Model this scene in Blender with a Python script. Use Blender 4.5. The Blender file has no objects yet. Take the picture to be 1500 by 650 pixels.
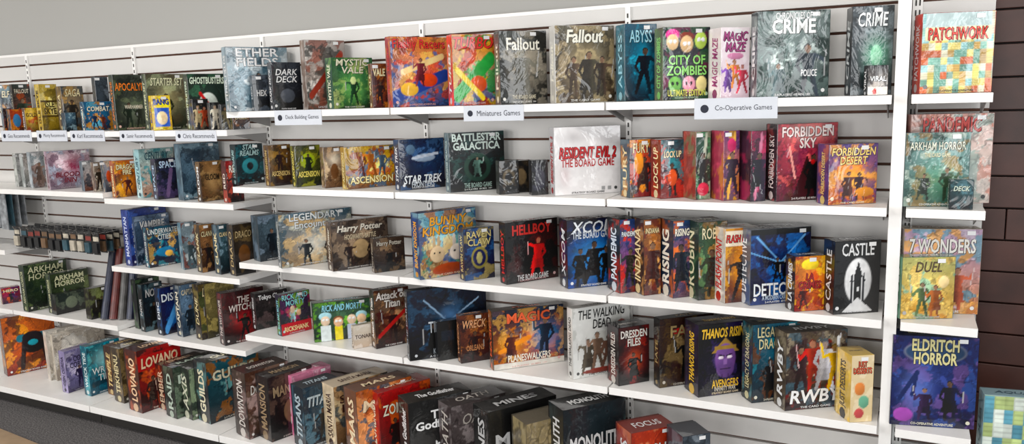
import bpy, bmesh, math, random
import numpy as np
from mathutils import Matrix, Vector
EYE=1.75; YF=2.9; YW=3.18
# ------------------------------------------------------------------ camera
F=1152.28
A=np.array(Matrix.Rotation(.46810,3,'Z')@Matrix.Rotation(1.41395,3,'X')@Matrix.Rotation(-.02999,3,'Z'))
def ray(px,py): return A@np.array([px-750,325-py,-F])
def proj(x,y,z):
    c=A.T@np.array([x,y,z-EYE]);return 750-F*c[0]/c[2],325+F*c[1]/c[2]
col=bpy.context.scene.collection
cd=bpy.data.cameras.new('camera');cam=bpy.data.objects.new('camera',cd);col.objects.link(cam)
M=Matrix(A.tolist()).to_4x4();M.translation=(0,0,EYE);cam.matrix_world=M
cd.lens=F/1500*36;cd.clip_start=.05;bpy.context.scene.camera=cam
try: bpy.context.scene.view_settings.view_transform='Standard'
except Exception: pass

def lin(h):
    h=h.lstrip('#');o=[]
    for i in (0,2,4):
        c=int(h[i:i+2],16)/255
        o.append(c/12.92 if c<=.04045 else ((c+.055)/1.055)**2.4)
    return np.array(o)
# ------------------------------------------------------------------ materials
def mat(name,c,rough=.5,metal=0,noise=0,nscale=20,bump=0,coat=0):
    m=bpy.data.materials.new(name);m.use_nodes=True;nt=m.node_tree;b=nt.nodes['Principled BSDF']
    b.inputs['Base Color'].default_value=(*lin(c),1);b.inputs['Roughness'].default_value=rough;b.inputs['Metallic'].default_value=metal
    b.inputs['Coat Weight'].default_value=coat
    tc=nt.nodes.new('ShaderNodeTexCoord')
    if noise or bump:
        n=nt.nodes.new('ShaderNodeTexNoise');n.inputs['Scale'].default_value=nscale;n.inputs['Detail'].default_value=4
        nt.links.new(tc.outputs['Object'],n.inputs['Vector'])
        if noise:
            r=nt.nodes.new('ShaderNodeValToRGB');l=lin(c)
            r.color_ramp.elements[0].position=.3;r.color_ramp.elements[1].position=.7
            r.color_ramp.elements[0].color=(*np.clip(l*(1-noise),0,1),1);r.color_ramp.elements[1].color=(*np.clip(l*(1+noise),0,1),1)
            nt.links.new(n.outputs['Fac'],r.inputs['Fac']);nt.links.new(r.outputs['Color'],b.inputs['Base Color'])
        if bump:
            bp=nt.nodes.new('ShaderNodeBump');bp.inputs['Strength'].default_value=bump;bp.inputs['Distance'].default_value=.01
            nt.links.new(n.outputs['Fac'],bp.inputs['Height']);nt.links.new(bp.outputs['Normal'],b.inputs['Normal'])
    return m
M_white=mat('shelf_white_metal','efedea',.32,noise=.02)
M_slat=mat('slat_white_laminate','d0cecb',.45,noise=.03,nscale=3)
M_brown=mat('slat_groove_brown','5a3828',.7,noise=.2)
M_grey=mat('bracket_grey','9a9896',.4)
M_dark=mat('slot_dark','2a2724',.6)
M_wall=mat('wall_grey_paint','a6a5a1',.9,noise=.01,nscale=1)
M_ceil=mat('ceiling_paint','9c9994',.9,noise=.02,nscale=1)
M_carpet=mat('carpet_dark','5a5757',1,noise=.8,nscale=120,bump=.5)
M_mat=mat('tan_wood_floor','9c8468',.5,noise=.2,nscale=8)
M_wood=mat('dark_wood_planks','43251e',.4,noise=.35,nscale=7,bump=.1)
M_seam=mat('plank_seam','140c0a',.8)
M_paper=mat('sign_paper','ccd0d8',.5,noise=.02)
M_ink=mat('sign_ink','1c2030',.7)
M_steel=mat('hook_steel','b0b0b0',.3,metal=1)
M_glass=mat('clear_pack_plastic','8a8e92',.15,noise=.45,nscale=30,coat=.8)
def print_mat():
    m=bpy.data.materials.new('shrinkwrapped_print');m.use_nodes=True;nt=m.node_tree;b=nt.nodes['Principled BSDF']
    a=nt.nodes.new('ShaderNodeAttribute');a.attribute_name='Col'
    nt.links.new(a.outputs['Color'],b.inputs['Base Color'])
    b.inputs['Roughness'].default_value=.45;b.inputs['Specular IOR Level'].default_value=.3
    b.inputs['Coat Weight'].default_value=.9;b.inputs['Coat Roughness'].default_value=.05
    n=nt.nodes.new('ShaderNodeTexNoise');n.inputs['Scale'].default_value=7
    n.inputs['Detail'].default_value=3;n.inputs['Distortion'].default_value=2
    geo=nt.nodes.new('ShaderNodeNewGeometry')
    nt.links.new(geo.outputs['Position'],n.inputs['Vector'])
    bp=nt.nodes.new('ShaderNodeBump');bp.inputs['Strength'].default_value=.3;bp.inputs['Distance'].default_value=.01
    nt.links.new(n.outputs['Fac'],bp.inputs['Height']);nt.links.new(bp.outputs['Normal'],b.inputs['Coat Normal'])
    return m
M_print=print_mat()
# ------------------------------------------------------------------ generic box-soup mesh
class Soup:
    def __init__(s): s.v=[];s.f=[];s.m=[]
    def box(s,x0,x1,y0,y1,z0,z1,mi=0):
        n=len(s.v)
        s.v+=[(x,y,z) for z in (z0,z1) for y in (y0,y1) for x in (x0,x1)]
        for f in ((0,2,3,1),(4,5,7,6),(0,1,5,4),(2,6,7,3),(0,4,6,2),(1,3,7,5)):
            s.f.append(tuple(n+i for i in f));s.m.append(mi)
    def tri(s,x0,x1,pts,mi=0): # prism, pts in (y,z)
        n=len(s.v);k=len(pts)
        s.v+=[(x0,*p) for p in pts]+[(x1,*p) for p in pts]
        s.f.append(tuple(n+i for i in range(k)));s.f.append(tuple(n+k+i for i in reversed(range(k))));s.m+=[mi,mi]
        for i in range(k):
            j=(i+1)%k;s.f.append((n+i,n+k+i,n+k+j,n+j));s.m.append(mi)
    def cyl(s,p0,p1,r,mi=0,n=10):
        p0=Vector(p0);p1=Vector(p1);d=(p1-p0).normalized();u=d.orthogonal().normalized();w=d.cross(u);b=len(s.v)
        for p in (p0,p1):
            for i in range(n):
                a=i*2*math.pi/n;s.v.append(tuple(p+u*math.cos(a)*r+w*math.sin(a)*r))
        for i in range(n):
            j=(i+1)%n;s.f.append((b+i,b+j,b+n+j,b+n+i));s.m.append(mi)
        s.f.append(tuple(b+i for i in reversed(range(n))));s.f.append(tuple(b+n+i for i in range(n)));s.m+=[mi,mi]
    def obj(s,name,mats,loc=(0,0,0),bevel=0):
        me=bpy.data.meshes.new(name);me.from_pydata(s.v,[],s.f)
        for m in mats: me.materials.append(m)
        me.polygons.foreach_set('material_index',s.m)
        bm=bmesh.new();bm.from_mesh(me);bmesh.ops.recalc_face_normals(bm,faces=bm.faces);bm.to_mesh(me);bm.free()
        o=bpy.data.objects.new(name,me);o.location=loc;col.objects.link(o)
        if bevel:
            b=o.modifiers.new('bevel','BEVEL');b.width=bevel;b.segments=2;b.limit_method='ANGLE'
        return o
# ------------------------------------------------------------------ room shell
s=Soup();s.box(-8.5,3.5,-4,3.6,-.1,0);s.obj('floor',[M_carpet])
def fl(px,py):
    r=ray(px,py);k=-EYE/r[2];return r[0]*k,r[1]*k
a=fl(-40,612);b=fl(62,653)
s=Soup();s.v=[(a[0],a[1],.004),(b[0],b[1],.004),(b[0]+.4,b[1]-1.6,.004),(a[0]-1.5,a[1]-1.6,.004)];s.f=[(0,1,2,3)];s.m=[0]
s.obj('trim_tan_flooring',[M_mat])
s=Soup();s.box(-8.5,3.5,-4,3.6,3.3,3.4);s.obj('ceiling',[M_ceil])
s=Soup();s.box(-8.5,-.16,3.26,3.36,0,3.3);s.obj('wall_back',[M_wall])
s=Soup();s.box(-8.6,-8.5,-4,3.6,0,3.3);s.obj('wall_left',[M_wall])
s=Soup();s.box(-.16,3.5,3.36,3.46,0,3.3,1)
rng=random.Random(4);z=0
while z<3.28:
    x2=-.16;first=True
    while x2<3.5:
        L=.25+rng.random()*.45 if first else .7;first=False
        s.box(x2+.002,min(3.5,x2+L)-.002,3.335,3.36,z+.003,min(3.3,z+.118)-.003,0);x2+=L
    z+=.118
s.obj('wall_wood_panelled',[M_wood,M_seam],bevel=.002)
# slatwall
ZT=2.10
splits=[-.05,-1.045,-2.045,-3.03,-4.02,-5.01,-6.0,-7.0,-8.0]
s=Soup();P=.0955;off=.035
def slats(xa,xb):
    s.box(xa,xb,YW+.018,YW+.03,0,ZT,1);k=0
    while True:
        z0=k*P+off+.007 if k else 0;z1=min(ZT,(k+1)*P+off-.004)
        if z0>=ZT-.02:break
        s.box(xa,xb,YW,YW+.018,z0,z1,0);k+=1
slats(-8.4,-.03);s.box(-8.4,-.03,YW-.002,YW+.03,ZT,ZT+.015,2);slats(.0,.245)
s.obj('wall_slat_panel',[M_slat,M_brown,M_white])
s=Soup()
for x in splits[1:-1]:
    s.box(x-.011,x+.011,YW-.012,YW,0,ZT,0)
    for i in range(60):
        zz=.05+i*.034
        s.box(x-.003,x+.003,YW-.0135,YW-.012,zz,zz+.018,1)
s.obj('shelf_upright_standard',[M_white,M_dark])
s=Soup()
s.box(-.048,-.008,2.93,YW+.03,0,2.12,0)
s.box(-.006,.026,YW-.03,YW,0,2.1,0)
for i in range(60):
    zz=.05+i*.034
    s.box(.002,.007,YW-.0315,YW-.03,zz,zz+.02,1)
    s.box(.014,.019,YW-.0315,YW-.03,zz,zz+.02,1)
s.obj('gondola_end_post',[M_white,M_dark],bevel=.0015)
# shelves
ROW={'1':1.721,'2':1.348,'3':.96,'4':.578,'5':.12,'d1':1.632,'d2':1.259,'d3':.872,'d4':.488}
def shelf(x0,x1,z,yf=YF-.012,name='display_shelf',br=True,yw=YW-.014):
    s=Soup();x0+=.004;x1-=.004
    s.box(x0,x1,yf,yw,z-.010,z,0)
    s.box(x0,x1,yf-.003,yf+.002,z-.030,z,0)
    s.box(x0,x0+.003,yf,yw,z-.028,z-.009,0);s.box(x1-.003,x1,yf,yw,z-.028,z-.009,0)
    if br:
        for xb in (x0+.012,x1-.016):
            s.tri(xb,xb+.004,[(yf+.04,z-.012),(yf+.06,z-.03),(yw,z-.085),(yw,z-.012)],1)
    return s.obj(name,[M_white,M_grey],bevel=.0012)
for i in range(3):
    for r in '1234': shelf(splits[i+1],splits[i],ROW[r])
for i in (3,4,5,6):
    for r in ('d1','d2','d3','d4'):
        if i==4 and r=='d3': continue
        shelf(splits[i+1],splits[i],ROW[r]+(.03 if i>3 and r!='d1' else 0))
for r in '1234': shelf(.0,.235,ROW[r],yw=YW-.034)
YB=(ROW['5']-EYE)/-.60807
for i in range(7):
    s=Soup();a,b=splits[i+1]+.003,splits[i]-.003
    s.box(a,b,YB-.02,YW-.014,ROW['5']-.015,ROW['5'],0);s.box(a,b,YB-.023,YB-.018,ROW['5']-.036,ROW['5'],0)
    s.box(a,b,YB+.04,YB+.05,.0,ROW['5']-.015,1)
    s.obj('base_deck_shelf',[M_white,M_dark],bevel=.0012)
s=Soup();s.box(.0,.5,YB+.1,YW-.034,.1,.12,0);s.box(.0,.5,YB+.12,YB+.13,0,.1,1);s.obj('base_deck_shelf',[M_white,M_dark])
# ------------------------------------------------------------------ text
_tc={}
def text_tris(body,shear=0,bold=.018):
    key=(body,shear,bold)
    if key in _tc: return _tc[key]
    c=bpy.data.curves.new('t','FONT');c.body=body;c.align_x='CENTER';c.align_y='CENTER';c.resolution_u=2;c.offset=bold;c.shear=shear;c.space_line=.82
    o=bpy.data.objects.new('t',c);col.objects.link(o);bpy.context.view_layer.update()
    me=bpy.data.meshes.new_from_object(o)
    v=np.array([p.co[:2] for p in me.vertices]) if len(me.vertices) else np.zeros((0,2))
    f=[tuple(p.vertices) for p in me.polygons]
    bpy.data.objects.remove(o);bpy.data.curves.remove(c);bpy.data.meshes.remove(me)
    if len(v):
        c0=(v.min(0)+v.max(0))/2;v=v-c0
    _tc[key]=(v,f);return _tc[key]
# ------------------------------------------------------------------ printed art
def vn(n,m,rs,base=3,octs=4,asp=1):
    out=np.zeros((n,m));amp=1;tot=0
    for o in range(octs):
        gy=int(base*2**o)+1;gx=max(2,int(base*asp*2**o)+1)
        g=rs.rand(gy+1,gx+1)
        y=np.linspace(0,gy-.001,n);x=np.linspace(0,gx-.001,m)
        yi=y.astype(int);xi=x.astype(int);fy=y-yi;fx=x-xi
        fy=fy*fy*(3-2*fy);fx=fx*fx*(3-2*fx)
        a=g[yi][:,xi];b=g[yi][:,xi+1];c=g[yi+1][:,xi];d=g[yi+1][:,xi+1]
        fx=fx[None,:];fy=fy[:,None]
        out+=amp*((a*(1-fx)+b*fx)*(1-fy)+(c*(1-fx)+d*fx)*fy);tot+=amp;amp*=.6
    return out/tot
def ss(a,b,x): t=np.clip((x-a)/(b-a),0,1);return t*t*(3-2*t)
def paint(W,H,top,bot,pal,shapes,seed,res=.0038,mx=80,rich=True):
    m=int(np.clip(W/res,8,mx));n=int(np.clip(H/res,8,mx));rs=np.random.RandomState(seed)
    U,V=np.meshgrid(np.linspace(0,1,m),np.linspace(0,1,n));a=W/H
    C=(bot[None,None]*(1-V[...,None])+top[None,None]*V[...,None])
    light=(top.mean()+bot.mean())/2>.5
    for i,p in enumerate(pal):
        k=vn(n,m,rs,3+i,5,a);k=(k-k.mean())/(k.std()+1e-6)
        w=ss(.5,.8,k)*(.5 if light else .85);C=C*(1-w[...,None])+p*w[...,None]
    if rich and not light:
        # painterly brushwork: ink contours, rim highlights, darker border
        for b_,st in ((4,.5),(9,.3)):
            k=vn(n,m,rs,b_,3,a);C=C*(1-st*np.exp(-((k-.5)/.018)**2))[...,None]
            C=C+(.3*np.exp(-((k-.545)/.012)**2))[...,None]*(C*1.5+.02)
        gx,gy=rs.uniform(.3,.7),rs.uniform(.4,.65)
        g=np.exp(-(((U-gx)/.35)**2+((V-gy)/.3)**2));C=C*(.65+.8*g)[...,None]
    for sh in shapes:
        q=sh.split(',');t=q[0]
        if t=='T': continue
        if t=='P':
            k=int(q[1]);r2=np.random.RandomState(seed+5)
            ci=r2.randint(0,len(pal),(k+1,k+1));iy=(V*k).astype(int).clip(0,k);ix=(U*k).astype(int).clip(0,k)
            pc=np.array(pal)[ci[iy,ix]]*(.7+.5*r2.rand(k+1,k+1)[iy,ix])[...,None]
            st=((np.mod(V*k*3,1)<.3)|(np.mod(U*k,1)<.08));C=pc*(1-.22*st[...,None]);continue
        nums=[float(z) for z in q[1:-1]];c=lin(q[-1])
        if t=='f':
            x,y,h=nums;X0=(U-x)*a/h;sg=rs.choice((-1,1));X0=X0*sg;Y=(V-y)/h
            lean=rs.uniform(-.08,.08);X1=X0-lean*(Y-.4);X=abs(X1);sp=rs.uniform(.02,.12)
            rim=.7+1.2*ss(.0,.16,X1)+.25*rs.rand(n,m)
            def seg(ax,ay,bx,by,r0,r1):
                dx,dy=bx-ax,by-ay;tt=np.clip(((X1-ax)*dx+(Y-ay)*dy)/(dx*dx+dy*dy),0,1)
                return np.hypot(X1-ax-tt*dx,Y-ay-tt*dy)<r0+(r1-r0)*tt
            legs=seg(-.05,.46,-.07-sp,.0,.06,.035)|seg(.05,.46,.07+sp,.0,.06,.035)
            cloak=(Y>.18)&(Y<.8)&(X<.24-.2*Y)&(rs.rand()<.5)
            tor=(Y>.42)&(Y<.82)&(X<.075+.085*(Y-.42)/.4)
            ea=rs.uniform(-.3,.25);eb=rs.uniform(0,.5)
            arms=seg(-.14,.77,-.22,.58,.04,.03)|seg(-.22,.58,-.12,.44,.032,.025)|seg(.14,.77,.27,.72+ea*.5,.04,.03)|seg(.27,.72+ea*.5,.3,.6+eb,.032,.025)
            wp=seg(.3,.35+eb,.34,.85+eb*.6,.013,.009)
            hd=((X1/.06)**2+((Y-.9)/.075)**2<1);hair=((X1/.072)**2+((Y-.925)/.075)**2<1)
            for w,cc in ((cloak,c*.6),(legs,c*.75),(tor,c),(arms,c*.95),(wp,c*.3+.2),(hair,c*.4),(hd,c*.35+np.array([.25,.15,.1])*(.4 if c.mean()<.02 else 1))):
                w=w[...,None];C=np.where(w,np.clip(cc*rim[...,None],0,1),C)
            continue
        elif t=='e': x,y,rx,ry=nums;d=((U-x)/rx)**2+((V-y)/ry)**2;w=1-ss(.85,1.05,d);c=c*(.75+.45*np.clip(.5+(V-y)/ry*.5-(U-x)/rx*.3,0,1))[...,None]
        elif t=='g': x,y,rx,ry=nums;d=((U-x)/rx)**2+((V-y)/ry)**2;w=np.exp(-d*1.5)*.85
        elif t=='r': x0,y0,x1,y1=nums;w=((U>=x0)&(U<=x1)&(V>=y0)&(V<=y1))*1.
        elif t=='t': x,y,ww,h=nums;w=((V>=y)&(V<=y+h)&(abs(U-x)<ww/2*(1-(V-y)/h)))*1.
        elif t=='l': x0,y0,x1,y1,th=nums; dx,dy=x1-x0,y1-y0;tt=np.clip(((U-x0)*dx+(V-y0)*dy)/(dx*dx+dy*dy),0,1);d=np.hypot(U-x0-tt*dx,V-y0-tt*dy);w=1-ss(th*.8,th,d)
        else: continue
        C=C*(1-w[...,None])+c*w[...,None]
    fa=.1 if light else .4
    fine=vn(n,m,rs,14,2,a);C=C*(1-fa/2+fa*fine)[...,None]
    if not light:
        g=C.mean(2,keepdims=True);C=g+(C-g)*1.22
        if rich: C=C*1.04-.008
    return np.clip(C,0.003,1),m,n
class CM: # coloured mesh
    def __init__(s): s.v=[];s.c=[];s.f=[]
    def add(s,v,c,f):
        n=len(s.v);s.v+=v;s.c+=c;s.f+=[tuple(n+i for i in q) for q in f]
    def grid(s,P,C,m,n):
        idx=[(j*m+i,j*m+i+1,(j+1)*m+i+1,(j+1)*m+i) for j in range(n-1) for i in range(m-1)]
        s.add(P,[tuple(c) for c in C.reshape(-1,3)],idx)
    def text(s,body,cx,cz,w,maxh,c,place,shadow=None,shear=0,bold=.018):
        v,f=text_tris(body,shear,bold)
        if not len(v):return
        ext=v.max(0)-v.min(0);sx=w/ext[0];sy=min(sx*1.9,maxh/ext[1]);sx=min(sx,sy*1.5);sy=min(sy,sx*1.9)
        if shadow is not None:
            for dx,dz in ((.002,-.002),(-.0012,.0012)):
                P=[place(cx+a*sx+dx,cz+b*sy+dz,.0007) for a,b in v];s.add(P,[tuple(shadow)]*len(P),f)
        P=[place(cx+a*sx,cz+b*sy,.0011) for a,b in v];s.add(P,[tuple(c)]*len(P),f)
    def cbox(s,x0,x1,y0,y1,z0,z1,b,c):
        bm=bmesh.new();bmesh.ops.create_cube(bm,size=1)
        for q in bm.verts: q.co=(x0 if q.co.x<0 else x1,y0 if q.co.y<0 else y1,z0 if q.co.z<0 else z1)
        bmesh.ops.bevel(bm,geom=bm.edges[:]+bm.verts[:],offset=b,segments=1,affect='EDGES')
        bm.verts.index_update();v=[tuple(q.co) for q in bm.verts];s.add(v,[tuple(c)]*len(v),[tuple(q.index for q in f.verts) for f in bm.faces]);bm.free()
SUBS=['A GAME FOR 2-5 PLAYERS','CO-OPERATIVE ADVENTURE','STRATEGY BOARD GAME','2-4 PLAYERS  60 MIN  14+','THE CARD GAME']
def game_box(i,loc,th,W,H,T,spine,top,bot,pal,title,tc,tv,tw,shapes):
    cm=CM();sp=lin(spine);rs=random.Random(i)
    e=.0012
    if T>.035:
        yb=T/2-T*.12
        cm.cbox(-W/2,W/2,-T/2,yb,0,H,e,sp);cm.cbox(-W/2+.0015,W/2-.0015,yb-.002,T/2,.0015,H-.0015,e,sp*.55)
    else: yb=T/2;cm.cbox(-W/2,W/2,-T/2,T/2,0,H,e,sp)
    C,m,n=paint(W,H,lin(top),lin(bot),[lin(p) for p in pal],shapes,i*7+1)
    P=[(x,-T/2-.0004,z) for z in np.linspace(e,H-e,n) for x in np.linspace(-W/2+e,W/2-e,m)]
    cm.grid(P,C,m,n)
    fp=lambda a,b,o:(a,-T/2-.0004-o,b)
    tcol=lin(tc);shr=(0,0,.22,0,.12)[i%5];bd=(.018,.03,.012,.024)[i%4]
    if title:
        t=title.replace('_',' ').replace('/','\n');nl=t.count('\n')+1
        dk=np.array([.005]*3) if tcol.mean()>.12 else None
        cm.text(t,0,H*tv,W*tw,H*(.17 if nl==1 else .14)*nl,tcol,fp,dk,shr,bd)
    if H>.2 and W>.15:
        lt=(lin(bot).mean()>.35);cc=np.array([.05]*3) if lt else tcol*.4+.35
        cm.text(SUBS[i%5],0,H*.032,W*.5,H*.028,cc,fp)
        x=W*.42*(1 if i%2 else -1);q=[(x+.007*math.cos(k*.7854),.022+.007*math.sin(k*.7854)) for k in range(8)]
        cm.add([fp(a,b,.0009) for a,b in q],[tuple(cc)]*8,[tuple(range(8))])
    for sh in shapes:
        if sh[:2]=='T,':
            q=sh.split(',');x=float(q[5]) if len(q)>5 else .5
            cm.text(q[1].replace('_',' ').replace('/','\n'),(x-.5)*W,H*float(q[2]),W*float(q[3]),H*.12,lin(q[4]),fp)
    y0,y1=-T/2+e,yb-e
    Cs,m2,n2=paint(max(T,.03),H,sp*1.15,sp*.8,[sp*1.6,lin(pal[0])*.5+sp*.5] if pal else [],[],i*3+2,.009,24,False)
    cm.grid([(-W/2-.0004,y,z) for z in np.linspace(e,H-e,n2) for y in np.linspace(y1,y0,m2)],Cs,m2,n2)
    cm.grid([(W/2+.0004,y,z) for z in np.linspace(e,H-e,n2) for y in np.linspace(y0,y1,m2)],Cs,m2,n2)
    if title and T>.03:
        t=title.replace('_',' ').replace('/',' ');tcs=tcol
        if abs(tcs.mean()-sp.mean())<.12: tcs=np.array([.8]*3) if sp.mean()<.25 else np.array([.03]*3)
        ym=(y0+y1)/2
        cm.text(t,H*.52,0,H*.7,(y1-y0)*.5,tcs,lambda a,b,o:(-W/2-.0004-o,ym+b,a),None,shr,bd)
        cm.text(t,0,0,W*.6,(y1-y0)*.4,tcs,lambda a,b,o:(a,ym+b,H+.0002+o),None,shr,bd)
        # publisher mark low on the spine
        zc=H*.07;q=[(ym+(y1-y0)*.22*math.cos(k*.7854),zc+(y1-y0)*.22*math.sin(k*.7854)) for k in range(8)]
        cm.add([(-W/2-.001,a,b) for a,b in q],[tuple(tcs*.7)]*8,[tuple(reversed(range(8)))])
    if H>.15 and rs.random()<.75: # price sticker
        x=W/2-.03-rs.random()*.03;z=H-.014
        P=[fp(x-.013,z-.007,.0015),fp(x+.013,z-.007,.0015),fp(x+.013,z+.007,.0015),fp(x-.013,z+.007,.0015)]
        cm.add(P,[(.8,.8,.8)]*4,[(0,1,2,3)])
    name='board_game_box' if H>.16 else 'card_deck_box'
    me=bpy.data.meshes.new(name);me.from_pydata(cm.v,[],cm.f)
    at=me.color_attributes.new('Col','FLOAT_COLOR','POINT')
    cc=np.ones((len(cm.v),4),dtype=np.float32);cc[:,:3]=np.array(cm.c);at.data.foreach_set('color',cc.ravel())
    me.materials.append(M_print)
    o=bpy.data.objects.new(name,me);o.location=loc;o.rotation_euler=(0,0,th);col.objects.link(o)
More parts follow.
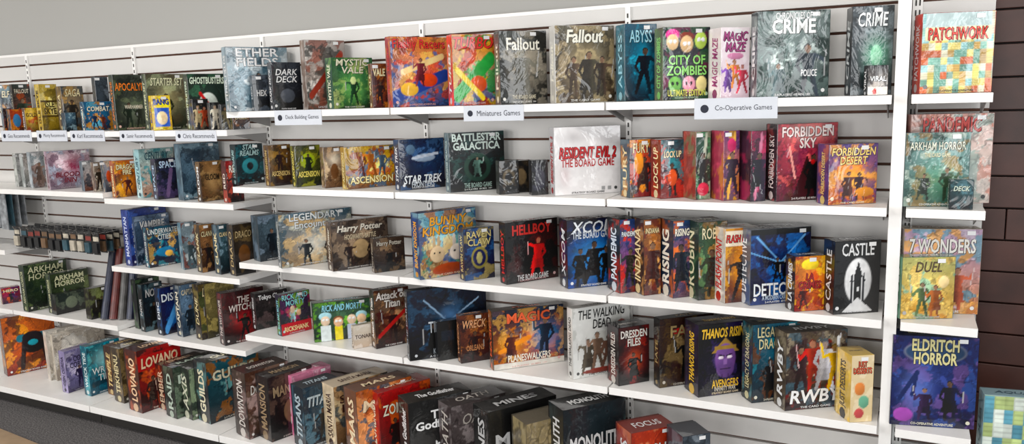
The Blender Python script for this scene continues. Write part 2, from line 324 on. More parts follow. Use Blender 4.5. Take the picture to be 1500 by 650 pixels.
# ------------------------------------------------------------------ box catalogue
# row|surveyed left,corner,right,top|setback|depth[L]|spine|top|bottom|palette|title|colour|height|width|art
S='''1|327|334|423|68|.10|.07|7d8b92|a9b8c0|5f7682|d5dee2,3f5866,8fa6b0|ETHER/FIELDS|e6e6e6|.84|.7|g,.5,.4,.3,.3,2f4a58 f,.5,.1,.5,51666e
1|367|371|396|110|.02|.04|23262a|30343a|15171a|555c66|HEX|c8c8c8|.5|.6|
1|393|399|442|91|.02|.05|1a1c20|25282e|101215|3c4148|DARK/DECK|e8e8e8|.72|.75|e,.5,.3,.25,.15,4a4e55
1|437|448|507|58|.12|.09|6e5f56|b8b0aa|6a5a50|d5cfc9,8a5548,40403c|||.8|.8|l,.1,.2,.9,.8,.06,8d3f35
1|477|487|547|84|.02|.07|22402c|3f7048|14301c|7fa860,1c5038,a9b878|MYSTIC/VALE|e8e6c8|.83|.8|g,.5,.4,.35,.35,6fae62 f,.5,.08,.55,20402a e,.5,.55,.07,.08,e0f0b0
1|540|545|567|93|.03|.05|5a2a1c|8a5030|502018|c07840,30181a|VALE|f0e0b0|.8|.8|f,.5,.1,.5,281810
1|562|573|656|53|.03|.08|8a3a40|e8904a|3a5488|f0b870,4a70a8,c85848|Flashy_Racers|e02a28|.88|.92|l,.05,.15,.95,.45,.1,2c4890 l,.2,.5,.9,.72,.05,f4d8a0 e,.65,.38,.16,.1,d85a3a e,.3,.25,.16,.1,e4b858 f,.5,.3,.4,703038
1|655|663|725|50|.03|.08|c8402a|e8a030|2a5890|38904c,e0b848,b03828|TURBO|d8281c|.88|.95|l,.1,.15,.9,.65,.12,3a9848 e,.6,.3,.2,.12,d06038 l,.1,.5,.7,.1,.05,e4c848
1|724|732|801|45|.04|.08|3a3c3a|4a4c48|262724|6f6a60,1a1a18,8a8478|Fallout|f0ecdc|.82|.7|g,.45,.45,.25,.3,8a8070 f,.45,.02,.75,5a5850 e,.45,.7,.08,.07,77715f T,THE_BOARD_GAME,.1,.5,b8b098
1|801|813|900|37|.04|.09|c8c6c0|6f6a5c|4a3a2c|9a8a70,2f2a24,b0a080|Fallout|f4f0e0|.86|.62|g,.5,.5,.3,.35,a89878 f,.3,.1,.5,4a3c30 f,.55,.05,.62,3a342c f,.78,.1,.5,40342c
1|900|915|962|35|.10|.10|24505c|1e5a70|0c2c3a|2f8098,123848|ABYSS|9fd8e8|.84|.7|g,.6,.5,.25,.3,3aa0c0 f,.6,.1,.6,0a2028
1|958|971|1040|40|.02|.08|5a6848|30333a|2a2c30|703850,3a6048|CITY_OF/ZOMBIES|90d870|.48|.85|e,.2,.9,.15,.08,d84a90 e,.2,.8,.13,.11,e8c8a0 e,.5,.87,.16,.07,7a3420 e,.5,.77,.14,.12,d8b890 e,.8,.82,.13,.12,b8d070 e,.25,.22,.14,.11,78b060 e,.55,.22,.14,.11,e8a8b8 e,.82,.22,.12,.11,e8d8a0 e,.16,.81,.04,.03,f0f0f0 e,.25,.81,.04,.03,f0f0f0 e,.46,.78,.04,.03,f0f0f0 e,.55,.78,.04,.03,f0f0f0 e,.76,.83,.04,.03,f0f0f0 e,.85,.83,.04,.03,f0f0f0 e,.2,.23,.03,.03,101010 e,.3,.23,.03,.03,101010 e,.5,.23,.03,.03,101010 e,.6,.23,.03,.03,101010 T,ULTIMATE_EDITION,.1,.8,d8d860
1|1037|1056|1098|40|.03|.07|e0d8d8|e8dce0|d8c0cc|f0e8ec|MAGIC/MAZE|a03878|.8|.85|f,.25,.1,.4,6a3a90 f,.5,.15,.4,d07a28 f,.75,.08,.4,c03048 e,.5,.6,.3,.05,c878a0
1|1099|1109|1215|17|.03|.08|3a4448|8a9896|2c3a38|b8c4c0,5a6c68,20302c|CRIME|f2f4f2|.82|.6|f,.72,.0,.62,242c34 f,.3,.0,.4,4a5a5c T,CHRONICLES_OF,.94,.5,e8e8e8 T,POLICE,.28,.22,e8e8e8,.72
1|1238|1247|1308|10|.05|.08|262a2e|50565a|1c2024|6f787c,2a3034|CRIME|e8ecec|.85|.72|g,.6,.45,.3,.22,58a080 e,.6,.45,.14,.12,8ac0a0
1|1265|1271|1301|96|.01|.03|202020|2c2c30|c8c0b8|403c3c|VIRAL|f0f0f0|.55|.8|r,0,0,1,.28,e4ddd5 e,.35,.12,.12,.1,c04030
1|1337|1349|1456|20|.04|.08|a83c34|d8c890|98c0b0|d07858,e8d890,8ab8a8,c8a870,e8e4cc,7aa090,a0c8c8|PATCHWORK|d83a28|.74|.82|P,11 r,.04,.66,.96,.83,e8dcb8 r,.04,.83,.96,1,b8c8c8
d1|0|3|18|124|.05|.05|3a5060|50808a|803828|d09040,283848|ELF|e8e0c0|.8|.8|f,.5,.1,.5,302020
d1|17|21|47|123|.14|.05|2a2c2a|35403c|6a3028|a05030,202020|FALLOUT|e8e0c8|.85|.8|f,.5,.1,.6,303a30
d1|10|15|35|160|.02|.05|20242c|c05828|302018|e09040|||.8|.8|e,.5,.5,.3,.3,4a78a0
d1|33|37|56|158|.02|.04|403020|d8b860|806030|a04828|GOLD|302010|.7|.8|
d1|53|60|86|123|.06|.06|a89048|c8b060|907838|e0d090,706030|ISLE/SKYE|403010|.5|.7|r,0,.3,1,.34,504020 r,0,.62,1,.66,504020
d1|84|92|124|126|.10|.07|4a4038|80705a|3a3028|a88858,304048|SAGA|e0d0a0|.85|.7|f,.4,.1,.6,282420
d1|90|96|112|165|.02|.04|303840|506878|20282c|90a8b0|||.5|.5|
d1|118|124|165|149|.03|.05|203850|3a7098|182838|70b0c8,c08840|COMBAT|f0e8d0|.75|.8|f,.35,.05,.55,183048 f,.65,.05,.5,603020
d1|137|142|161|112|.15|.05|2c3034|404850|202428|687078|||.5|.5|
d1|159|168|222|109|.06|.09|24302a|3a4038|181c18|586048,282c28|APOCALYPSE|f08020|.78|.92|g,.5,.35,.35,.25,687060 f,.35,.05,.45,202820 f,.65,.05,.4,30342c T,WARHAMMER,.42,.5,e0d8c0
d1|207|216|276|108|.13|.08|30382c|70705c|30382c|98a080,504838|STARTER_SET|d8d8b0|.86|.8|g,.5,.5,.3,.3,b0a880 f,.45,.1,.55,38402c
d1|219|223|251|140|.01|.05|d8b010|f0d020|e8b818|f8e860|BANG|2040a0|.82|.8|r,.1,.1,.9,.65,3060b8 e,.5,.35,.3,.2,f0d8b0
d1|271|277|333|108|.10|.07|181c1a|283830|101412|3a6048,202820|GHOSTBUSTERS|d8e8d0|.88|.9|e,.5,.45,.25,.22,d8e0d8 l,.3,.65,.7,.25,.04,c02820 e,.5,.12,.4,.1,40a050
d1|279|283|306|145|.01|.04|141414|202020|101010|706050|||.5|.5|f,.3,.1,.7,a89878 f,.7,.1,.65,8a4030
d1|304|308|322|150|.01|.04|1c1c1e|282828|181818|585858|||.5|.5|f,.5,.05,.85,c0b8a8
d1|320|324|337|153|.01|.04|1c1c1e|282828|181818|585858|||.5|.5|f,.5,.05,.85,686048
d1|336|341|366|166|.03|.05|2c1c18|50382c|201410|906040|DUEL|e0c890|.7|.7|
d2|20|25|36|225|.10|.03|9a9c98|b8bab8|888a88|d0d0d0|||.5|.5|
d2|30|35|46|225|.08|.03|8a8e8c|b0a8a4|808480|d0d0d0|||.5|.5|
d2|41|46|66|223|.06|.03|8a9094|a8b4b8|888080|d8d8d8,887068|||.5|.5|f,.6,.1,.6,706058
d2|62|71|133|222|.05|.06|907c88|c0a8b0|8a7a88|e0d0d8,705868,a8b0c0|BLOODY/INN|702030|.3|.7|g,.6,.6,.3,.3,90304a
d2|118|122|136|236|.02|.03|606870|c0c0c0|704030|303840|||.5|.5|
d2|134|139|152|238|.02|.03|605048|a09080|504038|d0c8b8|||.5|.5|f,.5,.1,.7,302820
d2|148|153|166|236|.02|.04|404850|a8a8b0|383c44|d0b8a0|||.5|.5|e,.5,.5,.3,.2,c05840
d2|162|168|205|236|.02|.05|8a4420|d07830|6a3018|f0b050,402018|DRAGON/FIRE|f0e0b0|.75|.8|g,.5,.35,.3,.3,f0a040 f,.5,.05,.5,482010
d2|197|206|256|219|.12|.06|90b0b4|a8d0d0|d0a088|e8e8e0,58a0a8|CENTURY|205060|.85|.7|e,.5,.4,.25,.25,4898a0
d2|222|229|266|233|.02|.06|1c2030|2c3048|181420|4a4060,101018|SPACE|b0c8e0|.85|.7|l,.4,.1,.6,.7,.08,6a5878
d2|257|266|323|211|.14|.07|40525e|5a7080|2c3c48|88a0ac,283440|||.5|.5|f,.6,.1,.6,26323c
d2|287|294|328|237|.01|.05|3a281c|8a6848|583c28|a88860,403020|GLOOM|302010|.6|.6|g,.5,.5,.3,.3,b09068
d2|325|332|356|236|.02|.05|401818|a02820|301414|d06050,202020|RED|f0e0d0|.8|.6|f,.5,.1,.6,201010
2|338|346|386|212|.05|.06|142428|1c3a40|0e1c20|2f6068,182c30|STAR/REALMS|a0c0c0|.85|.7|e,.5,.45,.3,.2,3f7c84 e,.5,.45,.12,.1,102024
2|387|394|427|213|.04|.06|4a3420|6f5030|2c2014|907040,3a3020|ASCENSION|d8b870|.3|.8|f,.5,.3,.55,2a1c10
2|426|433|470|214|.04|.06|303018|585a24|20240f|90903c,384018|ASCENSION|e0d060|.3|.85|e,.5,.62,.3,.2,98a83a f,.5,.3,.5,202810
2|469|475|505|216|.04|.06|604838|b89878|705038|d8c0a0,503828|||.3|.8|g,.5,.7,.4,.2,d8d0c0 e,.5,.4,.2,.2,6a4830
2|499|506|580|216|.02|.06L|907030|d8b050|805020|f0d890,a04830,50708a|ASCENSION|f0e0a0|.2|.85|f,.3,.28,.6,703820 f,.5,.28,.65,a06030 f,.72,.28,.6,485868
2|577|585|651|205|.04|.06|18243c|243858|101828|48648c,182440|STAR_TREK|e8ecf0|.2|.85|e,.55,.62,.25,.08,98a8bc l,.3,.62,.85,.7,.03,c0c8d4 e,.25,.8,.1,.1,607890 T,FRONTIERS,.1,.5,c0c8d0
2|649|658|739|195|.03|.08|5a6a70|18282a|0c1414|28403c,101818|BATTLESTAR/GALACTICA|c8d8d0|.84|.88|e,.5,.4,.25,.25,2c4038 e,.5,.4,.17,.17,0f1a18 f,.5,.24,.34,506860 T,THE_BOARD_GAME,.1,.5,90a8a0
2|726|731|760|236|.01|.05|14120f|201c18|0f0e0c|3c342a|||.5|.5|e,.5,.5,.33,.25,5a5040 e,.5,.5,.2,.15,14120f
2|744|750|776|236|.07|.05|14120f|201c18|0f0e0c|3c342a|||.5|.5|e,.5,.5,.33,.25,70604a
2|774|779|803|235|.02|.05|101012|1c1c20|0c0c0e|30303a|||.5|.5|e,.5,.5,.33,.25,404048
2|803|812|909|187|.02|.08|c0bec0|e4e1e1|dcd9d9|eeecec|RESIDENT_EVIL_2|c01c20|.62|.86|T,THE_BOARD_GAME,.47,.8,b02024 r,.7,.05,.76,.1,909090 r,.8,.05,.86,.1,909090 g,.15,.3,.1,.2,c8b8b8 g,.3,.85,.2,.1,c0bcbc
2|908|922|956|205|.03|.07|203c48|c85820|781c18|f0a030,1c4858|FURY|f0d8a0|.85|.7|f,.6,.1,.6,301818 e,.4,.6,.2,.2,e89830
2|952|968|1002|205|.03|.07|6a2420|1c4c58|882c20|c84830,2c7880|LOCK_UP|f0e0b0|.75|.75|f,.5,.05,.55,181820 e,.5,.35,.2,.15,d06030
2|999|1019|1041|193|.03|.07|8a4038|284838|183028|508a60,a0a890|||.5|.5|l,.3,.1,.7,.9,.1,b8c0b0 f,.5,.1,.6,202020 e,.5,.15,.4,.1,c03850
2|1040|1060|1083|192|.03|.07|a04858|703878|d08830|e0a848,503868|||.5|.5|l,.3,.1,.7,.9,.1,e0b060 f,.5,.1,.6,302030 e,.5,.8,.3,.1,c04068
2|1078|1100|1122|192|.03|.07|301c28|883050|383040|c04868,282030|||.5|.5|l,.3,.1,.7,.9,.1,c88098 f,.5,.1,.6,201828
2|1118|1138|1226|182|.05|.08|302428|b84858|481c24|d86868,582838,702c40|FORBIDDEN/SKY|f0dcd8|.82|.85|g,.5,.9,.4,.15,e89890 t,.5,.0,.5,.6,3a1820 f,.6,.05,.55,18141c e,.6,.5,.04,.03,d02030 l,.2,.7,.3,.3,.02,f0a8a0
2|1196|1214|1285|212|.00|.08|4a3460|6a5890|b05828|d88040,4c4078,e0a060|FORBIDDEN/DESERT|f0d078|.8|.9|g,.5,.45,.4,.2,f0b060 f,.4,.05,.5,4a2c28 f,.65,.08,.45,38242c e,.75,.2,.2,.08,c88838
2|1325|1332|1453|168|.13|.07L|d0a8a0|e0c0b8|a8a8a0|e8d8d0,c88878,90a098|PANDEMIC|c04038|.88|.7|g,.6,.3,.3,.3,b8c4c0
2|1318|1325|1420|195|.03|.06|5a7070|80a09c|34524c|b0c0b4,2c4840,907850|ARKHAM_HORROR|d8dcc8|.82|.86|g,.5,.35,.3,.3,5a8a70 f,.3,.1,.35,2c342c f,.68,.08,.45,384838 T,THE_CARD_GAME,.7,.4,d8d0a8
2|1388|1391|1426|263|.00|.04|203034|2c484c|142024|507078|DECK|c0d0c0|.7|.7|
d3|180|190|246|308|.10|.07|24306a|304080|1a2450|5068b0,203060|MANHATTAN|d0d8f0|.8|.7|
d3|190|199|250|318|.07|.06|303c50|586c84|202c3c|90a0b4|VAMPIRE|d8d8d8|.8|.7|
d3|210|217|266|334|.02|.06|101c30|205468|0c1830|3890a0,c8a060,142440|UNDERWATER/CITIES|e0e8e8|.8|.95|e,.5,.35,.3,.12,2c78a0 e,.6,.3,.12,.08,e8b868
d3|262|267|290|327|.05|.05|58707c|90a0a8|506068|c8d0d0,784840|||.6|.8|f,.5,.1,.5,404c50
d3|286|294|316|330|.03|.06|34281c|805c40|2c2018|a88058|CLANK|e0d0a0|.8|.8|f,.5,.1,.5,20140c
d3|312|321|338|330|.03|.06|243038|405860|1c2428|78909c|CLANK|e0d0a0|.8|.8|
d3|334|343|372|330|.03|.06|201c1c|3c342c|181412|605038|DRACO|c0a878|.8|.8|e,.5,.4,.3,.2,604028
3|369|379|420|317|.03|.08|2c3840|52626c|283038|8090a0|||.8|.8|f,.5,.1,.6,202830
3|402|410|516|315|.10|.08L|38444c|6a8494|b09470|d8d8c8,48606c,e0c090|LEGENDARY/Encounters|e0e4e4|.84|.72|g,.5,.4,.25,.25,f0ece0 f,.35,.0,.5,303438 f,.68,.0,.5,403430
3|478|486|569|326|.03|.07L|3c2c24|6c5c50|342820|94806c,2c2420|Harry_Potter|e0d8c8|.82|.8|e,.5,.4,.15,.2,a89070 f,.3,.05,.5,281c18 f,.7,.05,.5,281c18 T,HOGWARTS_BATTLE,.66,.55,d0c0a0
3|543|548|593|350|.01|.05|241c1a|44362c|1c1614|6c5844|Harry_Potter|c8c0b0|.82|.8|f,.5,.05,.6,140f0c
3|589|614|698|313|.04|.09|2c3c64|78a8c0|5a8a50|a8d0d8,b07850,e0c898,406090|BUNNY/KINGDOM|f0a830|.78|.88|e,.25,.52,.03,.12,c8b090 e,.33,.52,.03,.12,c8b090 e,.6,.52,.03,.12,e8dcd0 e,.7,.52,.03,.12,e8dcd0 e,.3,.35,.13,.13,d8c0a0 e,.65,.35,.14,.13,e8dcd0 e,.25,.37,.02,.02,101010 e,.34,.37,.02,.02,101010 e,.6,.37,.02,.02,101010 e,.7,.37,.02,.02,101010 e,.5,.1,.3,.1,984830
3|672|680|724|336|.01|.06|101c34|1c3054|0e1830|385888,a09060|RAVEN/CLAW|d0c080|.8|.8|e,.5,.42,.28,.22,8a8048 e,.5,.42,.22,.17,14244a e,.5,.42,.1,.12,a8a070
3|723|741|817|327|.03|.09|101010|241816|0a0a0a|3c1414|HELLBOY|c82820|.86|.75|f,.6,.1,.62,b82018 g,.2,.3,.1,.2,402020 T,THE_BOARD_GAME,.08,.6,c0c0c0
3|819|831|906|323|.03|.09|0c1018|101c30|2458a0|1c3c70,0c1018|XCOM|e8ecf0|.88|.85|g,.5,.4,.4,.3,5898d8 f,.25,.03,.55,080c14 f,.5,.05,.62,080c14 f,.75,.03,.55,080c14 T,THE_BOARD_GAME,.77,.8,d0d8e0
3|889|908|936|322|.03|.09|14181c|1c4880|802018|c84020,183058|PANDEMIC|e0e8f0|.8|.8|f,.5,.1,.5,101418
3|924|943|968|322|.03|.09|302018|a86c40|502818|d8a068,703020|INDIANA|f0d8a0|.85|.8|f,.5,.1,.6,402014
3|962|986|1012|324|.03|.09|1c2838|2c5080|b05028|e07840,203858|RISING|f0e8d8|.85|.8|f,.5,.1,.6,14202c
3|999|1023|1065|326|.03|.09|1c2c20|345038|14241a|587850,88683c|ROBIN|e0d8b0|.85|.75|f,.5,.05,.6,182014
3|1042|1062|1110|335|.02|.08|c0b8b0|d08838|401c14|f0b050,602818|FLASH_POINT|c82018|.86|.95|r,0,.76,1,.96,e8dcc8 g,.5,.4,.3,.25,f0a030 f,.5,.05,.6,201814
3|1078|1099|1187|337|.02|.09|5a6068|101c34|1c3c70|1c4884,0c1424,3a6cb0|DETECTIVE|e8ecf0|.2|.88|l,.1,.9,.5,.55,.015,78a8d8 l,.9,.9,.5,.55,.015,78a8d8 l,0,.7,.5,.55,.01,78a8d8 l,1,.65,.5,.55,.01,78a8d8 f,.45,.3,.32,080c14 f,.6,.3,.3,080c14 T,A_MODERN_CRIME_GAME,.09,.6,b8c8d8 r,.0,.92,1,1,0c1018
3|1150|1164|1208|376|-.01|.07|281410|e09028|902818|f0b840,c05020|LA/CRIMES|a01818|.55|.75|e,.5,.85,.3,.1,f8d860 f,.3,.05,.4,401810
3|1205|1222|1289|354|.0|.07|08080a|0c0c10|08080a|101014|CASTLE|d8d8d8|.88|.7|e,.52,.45,.3,.32,d8d8d8 r,.44,.1,.6,.5,141418 t,.52,.5,.2,.22,141418 r,.36,.12,.41,.44,1c1c20 r,.62,.12,.67,.44,1c1c20 t,.385,.44,.08,.14,1c1c20 t,.645,.44,.08,.14,1c1c20 t,.52,.02,.7,.2,c0c0c0 r,.5,.3,.54,.36,d0d0d0
3|1313|1322|1436|335|.11|.08L|a89c88|c0a8c0|c88858|d8c8d8,78a0b0,e0a868|7_WONDERS|e8e4dc|.8|.85|g,.3,.4,.2,.3,8888b8 f,.7,.05,.5,884838 t,.35,.05,.3,.4,d8b888
3|1309|1320|1398|377|.02|.06|406850|c0c080|c89048|80a890,e0c078|DUEL|504028|.84|.5|f,.4,.05,.55,48583c f,.65,.05,.5,885030 e,.8,.6,.1,.1,e8d0a0
d4|0|3|30|423|.05|.06|602040|a02848|302038|c86038,402060|HERO|f0d8b0|.8|.8|f,.5,.1,.6,201028
d4|30|38|100|390|.12|.07L|1c2820|3c4c34|18201a|687850,202c24|ARKHAM/HORROR|c8c8a0|.8|.85|f,.5,.1,.4,141c14
d4|68|76|131|403|.06|.07L|1c2820|38442c|141c16|606c44,20281c|ARKHAM/HORROR|c8c8a0|.8|.8|f,.5,.1,.45,101810
d4|74|82|127|432|.01|.06L|181c1c|2c3430|101414|50584c|||.8|.8|e,.5,.5,.2,.3,687060
d4|124|132|166|424|.02|.06|1c1a14|3c3828|141210|687048|||.8|.8|f,.5,.1,.6,101010
d4|194|201|236|411|.06|.04|101416|34403c|181c18|587050|||.8|.8|
d4|203|210|240|418|.03|.04|14181a|28343c|14181c|607880|NOIR|c0c0c0|.8|.7|f,.5,.1,.5,0c1014
d4|228|236|266|423|.02|.05|101828|1c3060|101830|3868a8|DISC|e0e8f0|.78|.85|l,.2,.1,.8,.6,.1,6098d0
d4|256|265|292|419|.04|.05|243040|7088a0|304050|b0b8b8|CAPTAIN|e0d8c0|.85|.8|f,.5,.1,.5,283038
d4|284|293|327|418|.04|.05|241c14|706040|302818|a09058,405038|DUNE|e0d0a0|.85|.7|f,.5,.1,.5,201810
d4|293|302|345|417|.08|.05|40382c|8c8058|403c28|b8a870|||.85|.7|
d4|319|327|388|431|.01|.07|200c10|501c24|200c10|882c30,301418|THE/WITCHER|d8c8c0|.75|.7|g,.5,.4,.3,.2,a03838 f,.5,.05,.5,10080a
4|368|375|422|431|.08|.06|181818|302c2c|141414|504444|Tokyo_Ghoul|e0e0e0|.85|.8|f,.6,.05,.6,080808
4|404|411|455|433|.03|.05|201c2c|503058|28402c|80b050,903858|RICK_AND/MORTY|90d8e0|.84|.85|f,.4,.3,.35,b0d0d8 e,.4,.6,.08,.1,e0c8b0 e,.6,.5,.08,.08,e0b898 r,0,0,1,.28,b83040 T,RICKSHANK,.14,.8,f0e0a0
4|452|459|545|445|.03|.06L|202c20|406048|202c20|68a040,284030|RICK_AND_MORTY|88d0e0|.84|.7|r,.12,.0,.28,.4,d8e0e0 r,.35,.0,.49,.36,e0d058 r,.57,.0,.72,.38,c0c8d8 r,.76,.0,.9,.4,d8dcd8 e,.2,.64,.11,.11,b0d8e0 e,.2,.52,.08,.13,e0c8b0 e,.42,.54,.09,.08,704830 e,.42,.46,.08,.12,e0b898 e,.65,.5,.08,.13,e8d0b8 e,.82,.6,.1,.1,b0d8e0 e,.82,.5,.08,.12,e0c0a0 e,.17,.55,.025,.03,f8f8f8 e,.23,.55,.025,.03,f8f8f8 e,.39,.49,.025,.03,f8f8f8 e,.45,.49,.025,.03,f8f8f8 e,.62,.53,.025,.03,f8f8f8 e,.68,.53,.025,.03,f8f8f8
4|515|518|547|478|.0|.03|b8a898|d8d0c0|c0a890|e8e0d8|TONARI|402820|.5|.85|
4|542|549|600|427|.04|.06|281c18|705848|301c18|a88060,481c18|Attack_on/Titan|f0e8e0|.82|.9|f,.5,.05,.6,301814 l,.1,.2,.9,.6,.04,b03828
4|592|598|713|427|.06|.08L|101418|182838|0c1014|304860,101820|THE_DARK|c8d0d8|.45|.5|l,.5,.5,.9,.8,.012,a0b8d0 l,.5,.5,.2,.85,.01,90a8c0 g,.55,.6,.15,.15,5878a0 T,KNIGHT_MODELS,.1,.4,a0a8b0 f,.3,.05,.45,080c10
4|637|641|671|472|.0|.04|08090c|0a0c10|060608|101418|||.5|.5|r,.2,.5,.8,.75,20242c
4|669|674|717|463|.01|.05|3a2018|6c3c2c|341c14|98603c,281410|WRECK|e0a070|.8|.8|f,.5,.05,.6,28140c T,ORLEANS,.3,.6,c08050
4|714|722|826|457|.03|.08L|30241c|182838|984820|c87838,203850,d0a060|MAGIC|e86030|.85|.6|g,.75,.5,.25,.3,4880b8 f,.72,.12,.7,182838 l,.1,.3,.5,.5,.04,e89040 g,.25,.4,.2,.2,f0a050 f,.25,.12,.5,50281c r,0,0,1,.1,d8d4cc T,PLANESWALKERS,.17,.6,e8e0d0
4|820|839|923|453|.02|.08|c8c8c4|dcdcd8|c8c8c4|e4e4e0,a8a8a0|THE_WALKING/DEAD|181818|.82|.8|f,.25,.05,.5,4c4438 f,.42,.08,.55,685040 f,.6,.05,.52,745040 f,.78,.05,.48,484440 e,.5,.07,.35,.04,7c2c20 e,.85,.7,.08,.06,905048
4|889|906|951|481|.01|.08|180f12|481c1c|180c0e|803028,281014|DRESDEN/FILES|d8d0c8|.8|.85|g,.5,.4,.3,.2,c05838 f,.5,.05,.5,100808
4|948|966|1045|468|.06|.09|141210|38281e|181210|605038,2c1c18|FATE|a08858|.8|.6|f,.5,.1,.6,100c0a e,.5,.8,.3,.05,a02820
4|1002|1023|1101|477|.01|.09|1c1420|141018|1c1828|30284c,181420|THANOS_RISING|e8b830|.87|.88|t,.5,.6,.5,.2,9a7c48 e,.5,.5,.2,.22,74548c e,.5,.36,.17,.13,644a7c r,.3,.64,.7,.69,9a7c48 e,.42,.52,.05,.022,f0e0f0 e,.58,.52,.05,.022,f0e0f0 r,.47,.42,.53,.5,8a68a0 e,.5,.36,.1,.012,2c1c38 l,.38,.56,.48,.54,.012,2c1c38 l,.62,.56,.52,.54,.012,2c1c38 l,.45,.3,.44,.24,.008,3c2848 l,.55,.3,.56,.24,.008,3c2848 T,AVENGERS,.16,.5,e8b830 T,INFINITY_WAR,.09,.4,c8c0b0
4|1086|1102|1171|476|.03|.08|182428|1c586c|102c34|3c8898,684028|LEGACY_OF/DRAGONS|d8d0a0|.82|.8|f,.4,.05,.5,101c20 f,.65,.05,.5,302420
4|1133|1151|1240|488|.0|.09|40362c|584c44|281c1c|a09480,382428,802c24,48606c|RWBY|f0f0f0|.17|.85|f,.25,.22,.6,302024 f,.45,.25,.65,901c20 f,.64,.25,.62,c8c8d0 f,.82,.22,.6,c09838
4|1223|1246|1279|521|-.02|.08|d0b060|dcc8a0|d8c090|f0e0c0|JUST/DESSERTS|d85838|.82|.8|e,.4,.5,.25,.1,d88038 e,.6,.3,.25,.1,68a888 e,.4,.13,.22,.08,c04848
4|1298|1306|1431|490|.02|.09|141c40|283468|181c38|3c508c,18204c,5a4878|ELDRITCH/HORROR|d0c890|.83|.55|e,.5,.83,.38,.13,6c7080 e,.5,.83,.36,.115,2c405c g,.3,.4,.2,.25,6878b8 l,.1,.3,.3,.6,.03,202c54 l,.3,.6,.25,.35,.025,202c54 l,.6,.55,.8,.3,.03,3c4884 f,.7,.1,.42,101424 f,.4,.08,.35,2c2038 e,.15,.12,.12,.08,9858a0
5|0|6|82|468|.10|.10|482018|d87830|8a3418|f0a048,50301c|||.8|.8|l,.3,.6,.8,.6,.07,28788a l,.4,.6,.3,.1,.05,281c1c l,.7,.6,.8,.1,.05,281c1c e,.55,.6,.2,.1,201c20 e,.55,.45,.22,.14,1c181c e,.55,.5,.1,.05,38a0b0
5|64|71|150|487|.22|.05|c0bab0|d4cec4|b0a89c|e0dcd4|||.8|.8|
5|72|80|155|492|.17|.05|b8b0a4|c8c0b4|a89c90|e0dcd4|||.8|.8|
5|88|97|137|516|.06|.05|8880a0|9890b8|5c5878|c0b8d0,504868|CON/CORDIA|403858|.7|.7|f,.5,.1,.5,383050
5|120|130|178|509|.08|.06|185060|2c98b0|1c5c70|70c8d0,205868|WRECK/TIDE|e0f0f0|.4|.8|g,.5,.7,.3,.2,b0e0e0 l,.1,.2,.9,.3,.06,103c48
5|154|166|218|509|.14|.06|402820|885038|3c241c|b08050|TEMPLE|e0c080|.8|.8|f,.5,.1,.5,281810
5|164|178|240|512|.08|.06|383028|786448|3c3428|a89068|TEKHENU|e0d0a0|.75|.8|f,.5,.1,.5,282018
5|182|204|267|516|.02|.08|3c1c18|a83828|501c18|c86040,302018|LOVANO|f0c8a0|.78|.85|r,0,.66,1,.9,a82820 f,.3,.05,.5,2c1814 f,.6,.05,.5,d09868
5|228|243|302|537|.10|.06|301410|a02c20|401414|c85840|EMBER|e0c0a0|.75|.8|f,.5,.1,.5,281010
5|240|256|320|540|.04|.06|181c18|404c40|1c201c|607060|RAID|b0c0b0|.75|.8|f,.5,.1,.5,101410
5|262|279|352|542|.06|.07|202420|586858|202824|88987c|AXIS|d8d8c0|.75|.7|f,.4,.1,.5,141814 f,.7,.1,.45,202c24
5|275|305|381|533|.06|.09|181c20|34606c|20282c|70a0a0,a06838|GUILDS|e0d8b8|.75|.8|f,.5,.1,.5,141c20 f,.75,.1,.45,80402c
5|340|362|425|548|.0|.08|302420|80685c|382820|a8908c,48281c|DOWNTON|e0d8d0|.72|.8|f,.5,.1,.5,201814
5|373|395|460|555|.02|.09|1c1818|3c3030|181414|604c44|MANSION|a08868|.75|.8|e,.5,.4,.2,.2,78604c
5|415|430|487|552|.12|.08|d07898|d890a8|a05878|f0c0d0|LOVE|f8e0e8|.75|.8|
5|428|446|500|570|.02|.08|182028|304858|182028|587888|TITANS|b0c0c8|.75|.8|f,.5,.1,.5,0f1418
5|473|491|570|568|.08|.08|c0b098|d0a880|503828|e8d0a8,3c5058|SANTA/MARIA|402018|.7|.8|f,.4,.05,.55,382018
5|505|524|605|575|.04|.09|604030|c87048|402c28|e8a070,305868|MARS|f0d8b0|.75|.8|f,.5,.1,.5,301c18 e,.6,.6,.2,.1,e8d080
5|535|556|632|577|.10|.09|901c18|b83028|401414|e07048|ZOMBICIDE|f0e8d0|.7|.85|f,.3,.05,.5,281010 f,.6,.05,.5,503028
5|575|600|692|592|.06|.10|18140f|1c1c1c|100f0f|303030|The/Godfather|f0f0f0|.68|.8|f,.5,.05,.3,d0d0d0
5|640|662|742|597|.12|.10|302828|605858|282424|888080|OATH|c0b8b0|.75|.6|
5|676|716|816|605|.03|.12|0c0c0c|181818|0c0c0c|282828|MINES|c0c0c0|.6|.8|
5|750|772|830|622|.02|.08|585040|a09070|484030|c0b088|||.75|.8|
5|803|826|917|602|.05|.12|101214|20282c|0c0f10|304040|MONOLITH|d8d8d8|.6|.8|
5|900|925|990|635|.04|.10|702820|b04838|402020|d88868|FOCUS|e0e0e0|.75|.8|
5|975|1000|1040|640|.04|.10|282c34|485058|20242c|808890|||.75|.8|'''
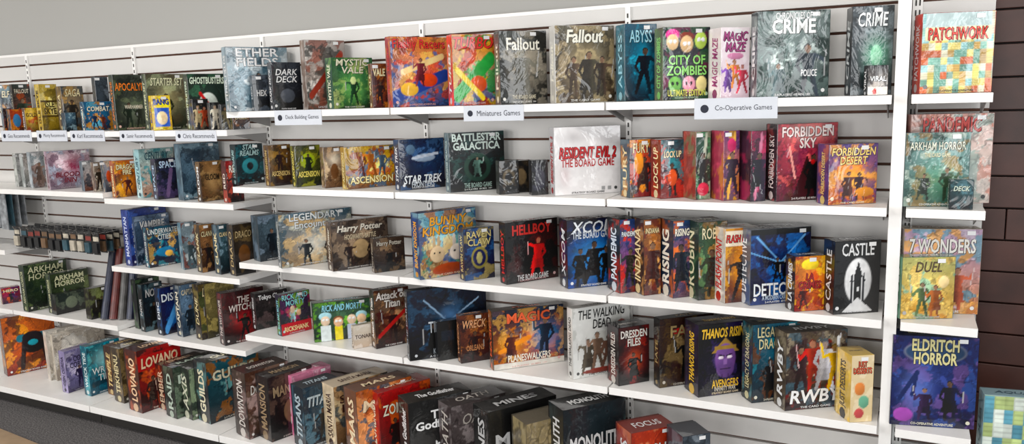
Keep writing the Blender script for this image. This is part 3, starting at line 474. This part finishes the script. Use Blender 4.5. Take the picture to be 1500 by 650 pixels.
for n,l in enumerate(S.split('\n')):
    q=l.split('|');row=q[0];Lg=q[6].endswith('L');q[6]=q[6].rstrip('L')
    xl,xs,xr,yt,o,T0=map(float,q[1:7])
    z=ROW[row];yf=YB if row=='5' else YF
    if row in('d2','d3','d4') and xs<165: z+=.03
    yw=YW-.02
    for it in range(40):
        T=T0
        yc=yf+o
        r=ray(xs,yt);H=EYE+r[2]/r[1]*yc-z
        x=r[0]/r[1]*yc
        yb=proj(x,yc,z)[1];r=ray(xs,(yt+yb)/2);x=r[0]/r[1]*yc
        zm=z+H/2
        phi=math.atan2(-x,yc)
        a,b=phi-.1,phi+.5
        for _ in range(25):
            m=(a+b)/2
            g=proj(x-T*math.sin(m),yc+T*math.cos(m),zm)[0]
            if g>xl:a=m
            else:b=m
        th=(a+b)/2
        def solveW(th):
            a,b=.01,.7
            for _ in range(22):
                m=(a+b)/2
                if proj(x+m*math.cos(th),yc+m*math.sin(th),zm)[0]<xr:a=m
                else:b=m
            return a
        W=solveW(th)
        cap=(1.45 if Lg else 1.03)*H
        while W>cap and th>phi+.06:
            th-=.02;W=solveW(th)
        a,b=.02,.13
        for _ in range(22):
            m=(a+b)/2
            if proj(x-m*math.sin(th),yc+m*math.cos(th),zm)[0]>xl:a=m
            else:b=m
        T=(a+b)/2
        ex=yc+W*math.sin(th)+T*math.cos(th)-yw
        if ex>0 and T>.05:
            T=max(.05,T-ex/math.cos(th)); ex=yc+W*math.sin(th)+T*math.cos(th)-yw
        if ex<=0 or o<=-.05: break
        o-=.01
    cx=x+math.cos(th)*W/2-math.sin(th)*T/2
    cy=yc+math.sin(th)*W/2+math.cos(th)*T/2
    pal=[p for p in q[10].split(',') if p]
    game_box(n,(cx,cy,z+.0005),th,W,H,T,q[7],q[8],q[9],pal,q[11],q[12] or 'ffffff',float(q[13]),float(q[14]),[t for t in q[15].split(' ') if t] if len(q)>15 else [])
# ------------------------------------------------------------------ shelf signs
def sign(x0,x1,y0,y1,txt):
    y=YF-.018
    a=ray(x0,(y0+y1)/2);b=ray(x1,(y0+y1)/2);t=ray((x0+x1)/2,y0);u=ray((x0+x1)/2,y1)
    X0,X1=a[0]/a[1]*y,b[0]/b[1]*y;Z1,Z0=EYE+t[2]/t[1]*y,EYE+u[2]/u[1]*y
    w,h=X1-X0,Z1-Z0;s=Soup();s.box(-w/2,w/2,0,.002,0,h,0)
    k=len(s.v);R=h*.2;cx=-w/2+h*.5
    s.v+=[(cx+R*math.cos(i*.3927),-.0006,h*.5+R*math.sin(i*.3927)) for i in range(16)];s.f.append(tuple(range(k,k+16)));s.m.append(1)
    v,f=text_tris(txt,0,0);e=v.max(0)-v.min(0);sc=min((w-h*1.25)/e[0],h*.5/e[1]);k=len(s.v)
    s.v+=[(h*.38+p[0]*sc,-.0006,h*.5+p[1]*sc*1.15) for p in v];s.f+=[tuple(k+i for i in g) for g in f];s.m+=[1]*len(f)
    s.obj('shelf_sign',[M_paper,M_ink],((X0+X1)/2,y,Z0))
sign(402,471,161,183,'Deck Building Games');sign(679,767,154,177,'Miniatures Games');sign(1017,1139,143,174,'Co-Operative Games')
for a,b,t in ((2,46,'Geo Recommends'),(54,98,'Monty Recommends'),(103,153,'Karl Recommends'),(175,226,'Samir Recommends'),(257,317,'Chris Recommends')):
    sign(a,b,191,207,t)
# ------------------------------------------------------------------ hanging packs
s=Soup();rng=random.Random(2)
mats=[M_steel,mat('pack_black','1c1c1e',.3,coat=.6),mat('pack_cream','b0a898',.4,noise=.4,coat=.6),mat('pack_red','7a2c24',.4,noise=.4,coat=.6),mat('pack_teal','2c4c58',.4,noise=.4,coat=.6),mat('pack_brown','6a5038',.4,noise=.4,coat=.6)]
for i in range(12):
    x=-5.0+.04+i*.068
    s.cyl((x,YW,1.035),(x,2.93,1.035),.003,0,6);s.cyl((x,2.93,1.035),(x,2.92,1.05),.003,0,6)
    for j in range(4):
        y=2.945+j*.045;dz=rng.uniform(-.008,.004)
        s.box(x-.029,x+.029,y,y+.002,.915+dz,1.045+dz,1);s.box(x-.021,x+.021,y-.014,y,.925+dz,.985+dz,rng.choice((2,4,5,5,1)))
        s.box(x-.024,x+.024,y-.001,y,.995+dz,1.022+dz,rng.choice((2,3,4,5)))
s.obj('hanging_blister_packs',mats)
s=Soup()
for i in range(13):
    x=-5.98+.03+i*.075
    s.cyl((x,YW,1.245),(x,2.92,1.245),.003,0,6)
    for j in range(4):
        y=2.93+j*.04;s.box(x-.033,x+.033,y,y+.006,1.03+rng.uniform(-.02,.02),1.25,1 if rng.random()<.6 else 2)
s.obj('hanging_card_sleeve_packs',[M_steel,M_glass,mats[4]])
s=Soup()
for i,(x,mi) in enumerate(((-4.22,0),(-4.17,1),(-4.12,2),(-4.07,0))):
    z0=ROW['d4']+.035
    s.cyl((x,2.95+.02*i,z0),(x-.03,3.08+.01*i,z0+.4),.024,mi,14);s.cyl((x-.03,3.08+.01*i,z0+.4),(x-.031,3.084+.01*i,z0+.41),.026,3,14)
s.obj('playmat_tubes',[mat('tube_navy','23283c',.3,noise=.5,coat=.5),mat('tube_red','5c2420',.3,noise=.5,coat=.5),mat('tube_grey','4c4a48',.3,noise=.5,coat=.5),M_dark])
# boxes stacked low behind the end unit
def stack(loc,W,T,H,th,i,*a): game_box(i,loc,th,W,H,T,*a)
stack((.30,3.02,.121),.3,.22,.28,.1,301,'406060','5c8880','304c48',['80a8a0'],'','ffffff',.5,.5,[])
stack((.355,3.05,.402),.18,.08,.30,.15,302,'90b0b8','a8ccd0','80a8b8',['d8e0d8','6898a8','b8c890'],'AQUA','305868',.2,.6,['P,6'])
stack((.13,3.00,.121),.27,.22,.30,.05,303,'508078','608c84','406860',['80b0a0'],'','ffffff',.5,.5,[])
# ------------------------------------------------------------------ lights
w=bpy.data.worlds.new('world');bpy.context.scene.world=w;w.use_nodes=True
w.node_tree.nodes['Background'].inputs[0].default_value=(.9,.95,1,1);w.node_tree.nodes['Background'].inputs[1].default_value=.46
def area(name,loc,rot,sx,sy,p,c=(1,1,1)):
    l=bpy.data.lights.new(name,'AREA');l.shape='RECTANGLE';l.size=sx;l.size_y=sy;l.energy=p;l.color=c
    o=bpy.data.objects.new(name,l);o.location=loc;o.rotation_euler=rot;col.objects.link(o)
R=math.radians
for i,(x,p) in enumerate(((-6.5,92),(-3.6,78),(-.8,62),(2.2,56))):
    area('window_light',(x,-3.2,1.7),(R(90),0,0),1.5,2.0,p,(1,.98,.96))
for y in (-2.4,-.9,.6,2.0):
    area('window_light',(3.45,y,1.75),(R(90),0,R(90)),.7,1.8,24,(.97,.99,1))
for x in (-6,-3,0):
    area('ceiling_light',(x,.9,3.25),(R(12),0,0),1.2,.4,40,(1,.97,.93))
